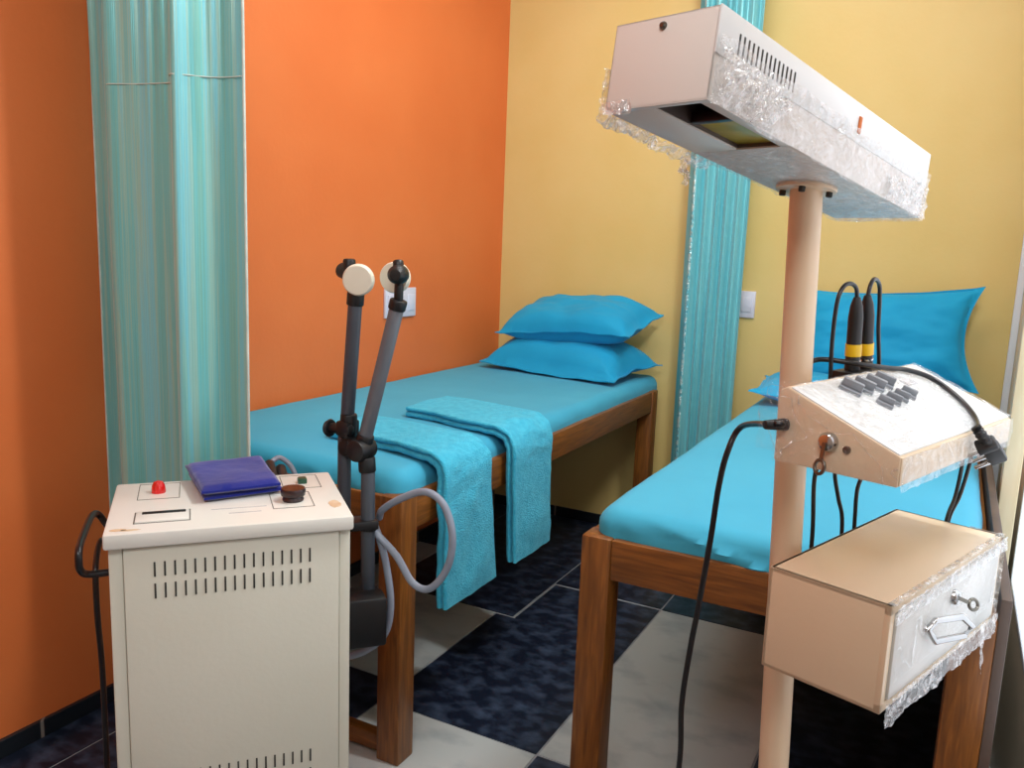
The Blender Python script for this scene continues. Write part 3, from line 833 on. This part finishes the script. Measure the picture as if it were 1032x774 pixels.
obj('wrap_shred', bm, M['film_thick'], db, 60)
obj('wrap_sheet', film_patch(lambda u, v: ((.016 + u * (dw - .03), -.0038, .036 + v * (dh - .05)), (0, -1, 0)), 40, 16, .001, 20, 4, DM), M['film_face'], db, 60)

# control box (desk shaped)
CM = frame((1.72, -2.235, .916), math.radians(71.5)); cw, cd, hb_, hf = .373, .148, .092, .035
bm = B()
prism(bm, [(0, 0, 0), (0, cd, 0), (0, cd, hb_ - .006), (0, cd - .010, hb_), (0, 0, hf)], (cw, 0, 0), .0025, CM)
box(bm, (.118, cd - .001, .02), (.172, cd + .020, .075), .003, CM)
cb = obj('control_box', bm, M['boxcream'], st)
sl = math.atan2(hb_ - hf, cd - .010)
TM = CM @ Matrix.Translation((0, 0, hf)) @ R_(sl, 4, 'X'); TL = math.hypot(cd - .010, hb_ - hf)
obj('top_panel', box(B(), (.002, .002, -.003), (cw - .002, TL - .004, .0015), .001, TM), M['headtop'], cb, label='white top panel')
# white wrapped front apron
obj('front_panel', box(B(), (.002, -.0015, .002), (cw - .002, .004, hf - .001), .001, CM), M['boxcream'], cb)
for kx, ky, s in ((.102, .118, 1), (.132, .116, 1), (.165, .116, 1), (.198, .118, 1), (.124, .080, .75), (.152, .082, .75), (.180, .084, .75), (.208, .086, .75)):
    bm = B(); kz = R_(math.radians(20), 4, 'Z')
    mm = TM @ Matrix.Translation((kx, ky, .0012)) @ kz
    prism(bm, [(-.011 * s, -.014 * s, 0), (.011 * s, -.014 * s, 0), (.011 * s, .014 * s, 0), (-.011 * s, .014 * s, 0)], (0, 0, .005), .001, mm)
    prism(bm, [(-.004 * s, -.013 * s, .004), (.004 * s, -.013 * s, .004), (.004 * s, .013 * s, .004), (-.004 * s, .013 * s, .004)], (0, 0, .011 * s), .0015, mm)
    obj('knob', bm, M['knobgrey'], cb)
obj('rating_mark', box(B(), (.252, .104, .0), (.286, .118, .003), .001, TM), M['faint'], cb)
cl = obj('lock', lathe(B(), [(0, -.001), (.0115, -.001), (.0115, .004), (.009, .009), (.006, .010), (0, .0105)], CM @ V((0, .081, .036)), CM.to_3x3() @ V((-1, 0, 0)), 24), M['steel'], cb)
q = CM.to_3x3()
obj('key', key(CM @ V((-.011, .081, .036)), q @ V((-.25, 0, -1)), q @ V((.3, 1, 0)), .036), M['brass'], cl)
obj('screw', cyl(B(), CM @ V((.001, .059, .031)), CM @ V((-.003, .059, .031)), .0045, bev=.001), M['brass'], cb)
obj('screw', cyl(B(), CM @ V((.001, .138, .040)), CM @ V((-.0015, .138, .040)), .002, bev=.0005), M['slot'], cb)
bm = B()
merge(bm, film_patch(lambda u, v: ((.01 + u * (cw - .01), .001 + v * (TL - .004), .0016), (0, 0, 1)), 60, 30, .0022, 30, 1, TM))
merge(bm, film_patch(lambda u, v: ((u * cw, -.002, hf * (1 - v) - .004 * v), (0, -1, 0)), 60, 12, .004, 40, 2, CM))
obj('plastic_wrap', bm, M['film'], cb, 60)
bm = B()
def leftface(u, v):
    y = u * (cd + .0); top = hf + (hb_ - hf) * min(1, y / (cd - .01))
    return ((-.0012, y, top * (1 - v)), (-1, 0, 0))
merge(bm, film_patch(leftface, 40, 24, .002, 30, 3, CM))
merge(bm, film_patch(lambda u, v: ((-.002 - .010 * math.sin(PI * v) * math.sin(PI * u), cd * (.80 + .34 * u), .012 + .088 * v), (-.7, .7, 0)), 14, 24, .004, 30, 6, CM))
obj('plastic_wrap', bm, M['film_face'], cb, 60)
# probe holder at the back
PB = cd + .022
obj('probe_holder', box(B(), (.218, cd - .001, .06), (.310, cd + .042, .088), .003, CM), M['black'], cb)

# cords hanging under the control box
def hang(pts, r=.0030): return tube(B(), pts, r, 10, 8)
L_ = lambda *p: CM @ V(p)
obj('lead', hang([L_(.146, .140, .004), L_(.150, .160, -.03), L_(.156, .168, -.06), L_(.171, .170, -.139), L_(.176, .172, -.24)]), M['black_gloss'], cb)
obj('lead', hang([L_(.196, .140, .004), L_(.208, .160, -.04), L_(.218, .168, -.06), L_(.240, .169, -.10), L_(.263, .170, -.141), L_(.275, .172, -.24)]), M['black_gloss'], cb)
obj('lead', hang([L_(.330, .140, .004), L_(.318, .160, -.05), L_(.303, .168, -.086), L_(.300, .169, -.11), L_(.305, .170, -.138), L_(.32, .172, -.24)]), M['black_gloss'], cb)
# mains cord at the back left of the control box
mc = [L_(-.001, .136, .046) , L_(-.012, .146, .046), V((1.517, -2.085, .930)), V((1.501, -2.085, .892)), V((1.493, -2.085, .841)), V((1.488, -2.085, .768)), V((1.478, -2.083, .662)), V((1.471, -2.082, .599)), V((1.464, -2.08, .504)), V((1.467, -2.08, .40)), V((1.45, -2.08, .2)), V((1.42, -2.08, .03)), V((1.36, -2.1, .006))]
obj('mains_lead', tube(B(), mc, .0042, 12, 8), M['black_gloss'], cb)
obj('strain_relief', cyl(B(), L_(.002, .136, .046), L_(-.024, .150, .046), .0075, .0055, bev=.001), M['black'], cb)

# lamp head
LM = frame((1.528, -2.409, 1.302), math.radians(72.24), math.radians(-.5), math.radians(8.6)); lw, ld, lh = .554, .123, .088
bm = B(); w = .0025
box(bm, (0, 0, lh - w), (lw, ld, lh), .0008, LM)
box(bm, (0, 0, 0), (lw, w, lh), .0008, LM); box(bm, (0, ld - w, 0), (lw, ld, lh), .0008, LM)
box(bm, (0, 0, .0), (w, ld, lh), .0008, LM); box(bm, (lw - w, 0, 0), (lw, ld, lh), .0008, LM)
hx0, hx1, hy0, hy1 = .008, .168, .012, .066
box(bm, (hx1, 0, 0), (lw, ld, w), .0005, LM); box(bm, (0, 0, 0), (hx0, ld, w), .0005, LM)
box(bm, (hx0, 0, 0), (hx1, hy0, w), .0005, LM); box(bm, (hx0, hy1, 0), (hx1, ld, w), .0005, LM)
head = obj('lamp_head', bm, M['headmetal'], st)
bm = B()
for i in range(4):
    a0 = [(hx0, hy0), (hx1, hy0), (hx1, hy1), (hx0, hy1)][i]; a1 = [(hx1, hy0), (hx1, hy1), (hx0, hy1), (hx0, hy0)][i]
    prism(bm, [(a0[0], a0[1], .002), (a1[0], a1[1], .002), (a1[0], a1[1], .045), (a0[0], a0[1], .045)], (.0015 if i == 3 else 0, .0015 if i == 0 else (-.0015 if i == 2 else .0), .0) if i in (0, 2) else ((-.0015 if i == 1 else .0015), 0, 0), 0, LM)
box(bm, (hx0, hy0, .045), (hx1, hy1, .048), 0, LM)
rf = obj('reflector', bm, M['reflector'], head)
obj('heating_element', cyl(B(), LM @ V((.02, .05, .03)), LM @ V((.07, .05, .03)), .009, bev=.002), M['black'], rf)
obj('filter_plate', box(B(), (.080, hy0 + .001, .006), (hx1 - .001, hy1 - .001, .010), .0005, LM), M['filter'], head, label='plate in the lamp opening with painted yellow wall reflection')
obj('cross_bar', box(B(), (.070, hy0 + .001, .003), (.079, hy1 - .001, .014), .001, LM), M['maroon'], head)
bm = B()
for i in range(14):
    x = .037 + (.150 - .037) * i / 13
    box(bm, (x - .0012, -.0024, .052), (x + .0012, .004, .073), .0004, LM)
obj('vent_slots', bm, M['slot'], head)
# lid seam strip on the right face and tag
obj('seam_strip', box(B(), (.0, -.0016, .044), (lw, .001, lh + .0005), .0006, LM), M['headtop'], head, label='white upper side panel')
obj('hang_tag', box(B(), (.315, -.0035, .054), (.322, -.0012, .074), .0008, LM), M['rust'], head, label='orange scrap')
obj('screw', lathe(B(), [(0, -.001), (.004, -.001), (.004, .002), (.0025, .004), (0, .0042)], LM @ V((0, .063, .078)), LM.to_3x3() @ V((-1, 0, 0)), 20), M['brass'], head)
fl = PX(1.249)
bm = B(); cyl(bm, LM @ V((.349, .069, -.0065)), LM @ V((.349, .069, .0)), .038, bev=.002, seg=40)
fo = obj('flange', bm, M['pole'], head)
for a in (0, 1, 2, 3):
    q = V((.349 + .029 * math.cos(a * PI / 2 + .3), .069 + .029 * math.sin(a * PI / 2 + .3), -.006))
    obj('bolt', cyl(B(), LM @ q, LM @ (q + V((0, 0, -.007))), .0042, bev=.001), M['slot'], fo)
# wrap around the head
bm = B()
merge(bm, film_patch(lambda u, v: ((u * lw, -.0022, .060 * (1 - v) + .006 * noise.noise(V((u * 8, 1, 0))) - .004 * v), (0, -1, 0)), 110, 22, .004, 42, 1, LM))
merge(bm, film_patch(lambda u, v: ((hx1 - .01 + u * (lw - hx1 + .01), v * ld, -.001), (0, 0, -1)), 80, 24, .003, 30, 2, LM))
merge(bm, film_patch(lambda u, v: ((lw + .0015, v * ld, lh * .9 * (1 - u) - .004), (1, 0, 0)), 16, 20, .005, 50, 3, LM))
obj('plastic_wrap', bm, M['film'], head, 60)
def wrap(name, fn, nu, nv, amp, sc, seed, mtx, m, par):
    obj(name, film_patch(fn, nu, nv, amp, sc, seed, mtx), M[m], par, 60)
wrap('crumpled_wrap', lambda u, v: ((u * .150 * (1 - .35 * v), -.004 - .008 * math.sin(PI * v) * (1 - u), .054 * (1 - v) * (1 - .25 * u) - .004), (0, -1, .2)), 70, 40, .007, 95, 4, LM, 'film_thick', head)
wrap('crumpled_wrap', lambda u, v: ((.42 + u * .132, -.003, .056 * (1 - v) * (.5 + .5 * u) - .002), (0, -1, 0)), 60, 30, .005, 90, 7, LM, 'film_thick', head)
wrap('crumpled_wrap', lambda u, v: ((-.003 + .10 * u, ld + .002, .045 * (1 - v) - .010 * v), (0, 1, 0)), 40, 26, .006, 90, 5, LM, 'film_thick', head)
wrap('crumpled_wrap', lambda u, v: ((-.002 + .20 * u, ld - .010 + .010 * v, -.002 - .010 * v * (1 + .8 * noise.noise(V((u * 7, 3, 0))))), (0, .5, -1)), 70, 12, .004, 90, 6, LM, 'film_thick', head)
wrap('crumpled_wrap', lambda u, v: ((-.0015, ld * (.70 + .32 * u), .008 - .014 * v), (-1, 0, 0)), 24, 8, .004, 90, 8, LM, 'film_thick', head)
wrap('wrap_shred', lambda u, v: ((.15 + .022 * u * (1 - .4 * v), ld - .002 + .004 * math.sin(6 * v), -.010 - .030 * v), (0, 1, 0)), 12, 20, .006, 90, 9, LM, 'film_thick', head)

# the two probes standing behind the control box
def probe(x0, z0, x1, z1, label, loop):
    a, b = L_(x0, PB, .089), L_(x1, PB, z1)
    ax = (b - a); ln = ax.length
    t = thing('probe', a, label, 'probe', 'black probes behind the control box')
    r = .0105
    obj('body', lathe(B(), [(0, 0), (r, 0), (r, .012), (r * .96, .013), (r * .96, ln - .03), (r * .8, ln - .014), (r * .45, ln - .002), (0, ln)], a, ax, 28), M['black'], t)
    d = ax.normalized()
    obj('band', lathe(B(), [(r * .9, .020), (r * 1.05, .020), (r * 1.05, .037), (r * .9, .037)], a, ax, 28), M['yband'], t, label='yellow band')
    obj('ring', lathe(B(), [(r * .9, .012), (r * 1.04, .012), (r * 1.04, .0145), (r * .9, .0145)], a, ax, 28), M['steel'], t)
    obj('lead', tube(B(), [b - d * .004] + loop, .0030, 10, 10), M['black_gloss'], t)
zt2 = .196
probe(.241, .09, .233, zt2 - .003, 'left black probe with yellow band behind the control box',
      [L_(.227, PB, .204), L_(.212, PB + .002, .210), L_(.196, PB + .004, .205), L_(.187, PB + .006, .185), L_(.186, PB + .007, .14), L_(.190, PB + .007, .095), L_(.194, PB + .006, .05), L_(.2, PB, -.02)])
probe(.283, .09, .266, zt2 - .001, 'right black probe with yellow band behind the control box',
      [L_(.272, PB, .208), L_(.288, PB + .002, .216), L_(.310, PB + .004, .208), L_(.322, PB + .006, .185), L_(.332, PB + .007, .14), L_(.347, PB + .007, .09), L_(.352, PB + .006, .04), L_(.35, PB, -.03)])
# loose mains cord with plug lying over the control box
T_ = lambda x, y, z=.0065: TM @ V((x, y, z))
pc = [V((1.574, -2.026, .99)), V((1.577, -2.02, 1.005)), L_(.188, PB + .025, .104), L_(.215, cd - .002, .1015), T_(.262, .142), T_(.300, .132), T_(.325, .112), T_(.325, .088), T_(.302, .050), T_(.272, .022), T_(.245, .006, .0070), L_(.215, -.008, .043)]
pcd = thing('power_cord', T_(.30, .1), 'black power cord with plug lying across the white control box top', 'cord')
obj('cable', tube(B(), pc, .0036, 12, 8), M['black_gloss'], pcd)
e0 = L_(.207, -.011, .040); e1 = L_(.213, -.022, .024); e2 = L_(.262, -.032, -.015)
obj('strain_relief', tube(B(), [e0 + (e0 - e1) * .3, e0, e1], lambda t: .0052 + .0022 * t + .0008 * math.sin(t * 40), 14, 10), M['black'], pcd)
pd = (e2 - e1).normalized(); sd_ = (CM.to_3x3() @ V((.05, -.23, .165))); sd_ = (sd_ - pd * sd_.dot(pd)).normalized(); nd = pd.cross(sd_)
bm = B()
pm = Matrix((( *sd_, 0), (*nd, 0), (*pd, 0), (0, 0, 0, 1))).transposed(); pm.translation = e1
box(bm, (-.014, -.010, -.004), (.010, .010, .006), .003, pm); box(bm, (-.010, -.009, .004), (.011, .009, .036), .004, pm)
obj('plug', bm, M['black'], pcd)
for zz, yy in ((.010, 0), (.030, .005), (.030, -.005)):
    obj('pin', cyl(B(), pm @ V((-.008, yy, zz)), pm @ V((-.028, yy, zz)), .0024, bev=.0006, seg=14), M['steel'], pcd)

# second pair of thin black leads dropping at the right under the control box
obj('lead', hang([L_(.352, .056, .004), L_(.362, .050, -.034), L_(.372, .056, -.09), L_(.388, .068, -.128), L_(.394, .074, -.18), L_(.394, .08, -.24)], .0028), M['black_gloss'], cb)
obj('lead', hang([L_(.360, .040, .004), L_(.368, .041, -.031), L_(.378, .052, -.09), L_(.392, .066, -.128), L_(.400, .074, -.18), L_(.400, .08, -.24)], .0028), M['black_gloss'], cb)

# ------------------------------------------------------------------ light
def area(name, loc, target, sx, sy, power, col):
    l = bpy.data.lights.new(name, 'AREA'); l.shape = 'RECTANGLE'; l.size = sx; l.size_y = sy; l.energy = power; l.color = col
    o = bpy.data.objects.new(name, l); C.objects.link(o); o.location = loc
    o.rotation_euler = (V(target) - V(loc)).to_track_quat('-Z', 'Y').to_euler(); return o
area('tube_light', (1.88, -1.68, 2.35), (.4, -1.60, .8), .10, .6, 36, (.96, .99, 1))
area('room_light', (1.7, -3.8, 2.45), (.1, -2.3, 1.3), 1.0, .5, 26, (.97, .99, 1))
area('ceiling_light', (1.05, -1.1, 2.70), (1.05, -1.1, 0), .9, .5, 16, (.97, .99, 1))
area('side_window_daylight', (3.55, -3.2, 1.5), (1.2, -2.4, 1.0), 1.4, 1.3, 14, (.82, .92, 1))
w = bpy.data.worlds.new('World'); S.world = w; w.use_nodes = True
w.node_tree.nodes['Background'].inputs[0].default_value = (.8, .85, .9, 1); w.node_tree.nodes['Background'].inputs[1].default_value = .2

# ------------------------------------------------------------------ camera
cam = bpy.data.cameras.new('Camera'); co = bpy.data.objects.new('Camera', cam); C.objects.link(co); S.camera = co
cam.sensor_fit = 'HORIZONTAL'; cam.sensor_width = 36; cam.lens = 843.296 / 1032 * 36; cam.clip_start = .02
Rv = V((0.8825017, 0.46877667, 0.03793566)); Uv = V((-0.11113428, 0.12947929, 0.9853346)); Wv = V((-0.45699, 0.87377546, -0.16636286))
mw = Matrix(((*Rv, 0), (*Uv, 0), (*(-Wv), 0), (0, 0, 0, 1))).transposed()
mw.translation = V((1.7536885, -3.2109083, 1.1633367)); co.matrix_world = mw

S.view_settings.view_transform = 'Standard'; S.view_settings.look = 'None'; S.view_settings.gamma = 1
S.view_settings.exposure = -.1; S.view_settings.use_curve_mapping = False
try:
    S.cycles.use_denoising = True; S.cycles.max_bounces = 10; S.cycles.diffuse_bounces = 5; S.cycles.transparent_max_bounces = 24
    S.cycles.sample_clamp_indirect = 6
except Exception: pass
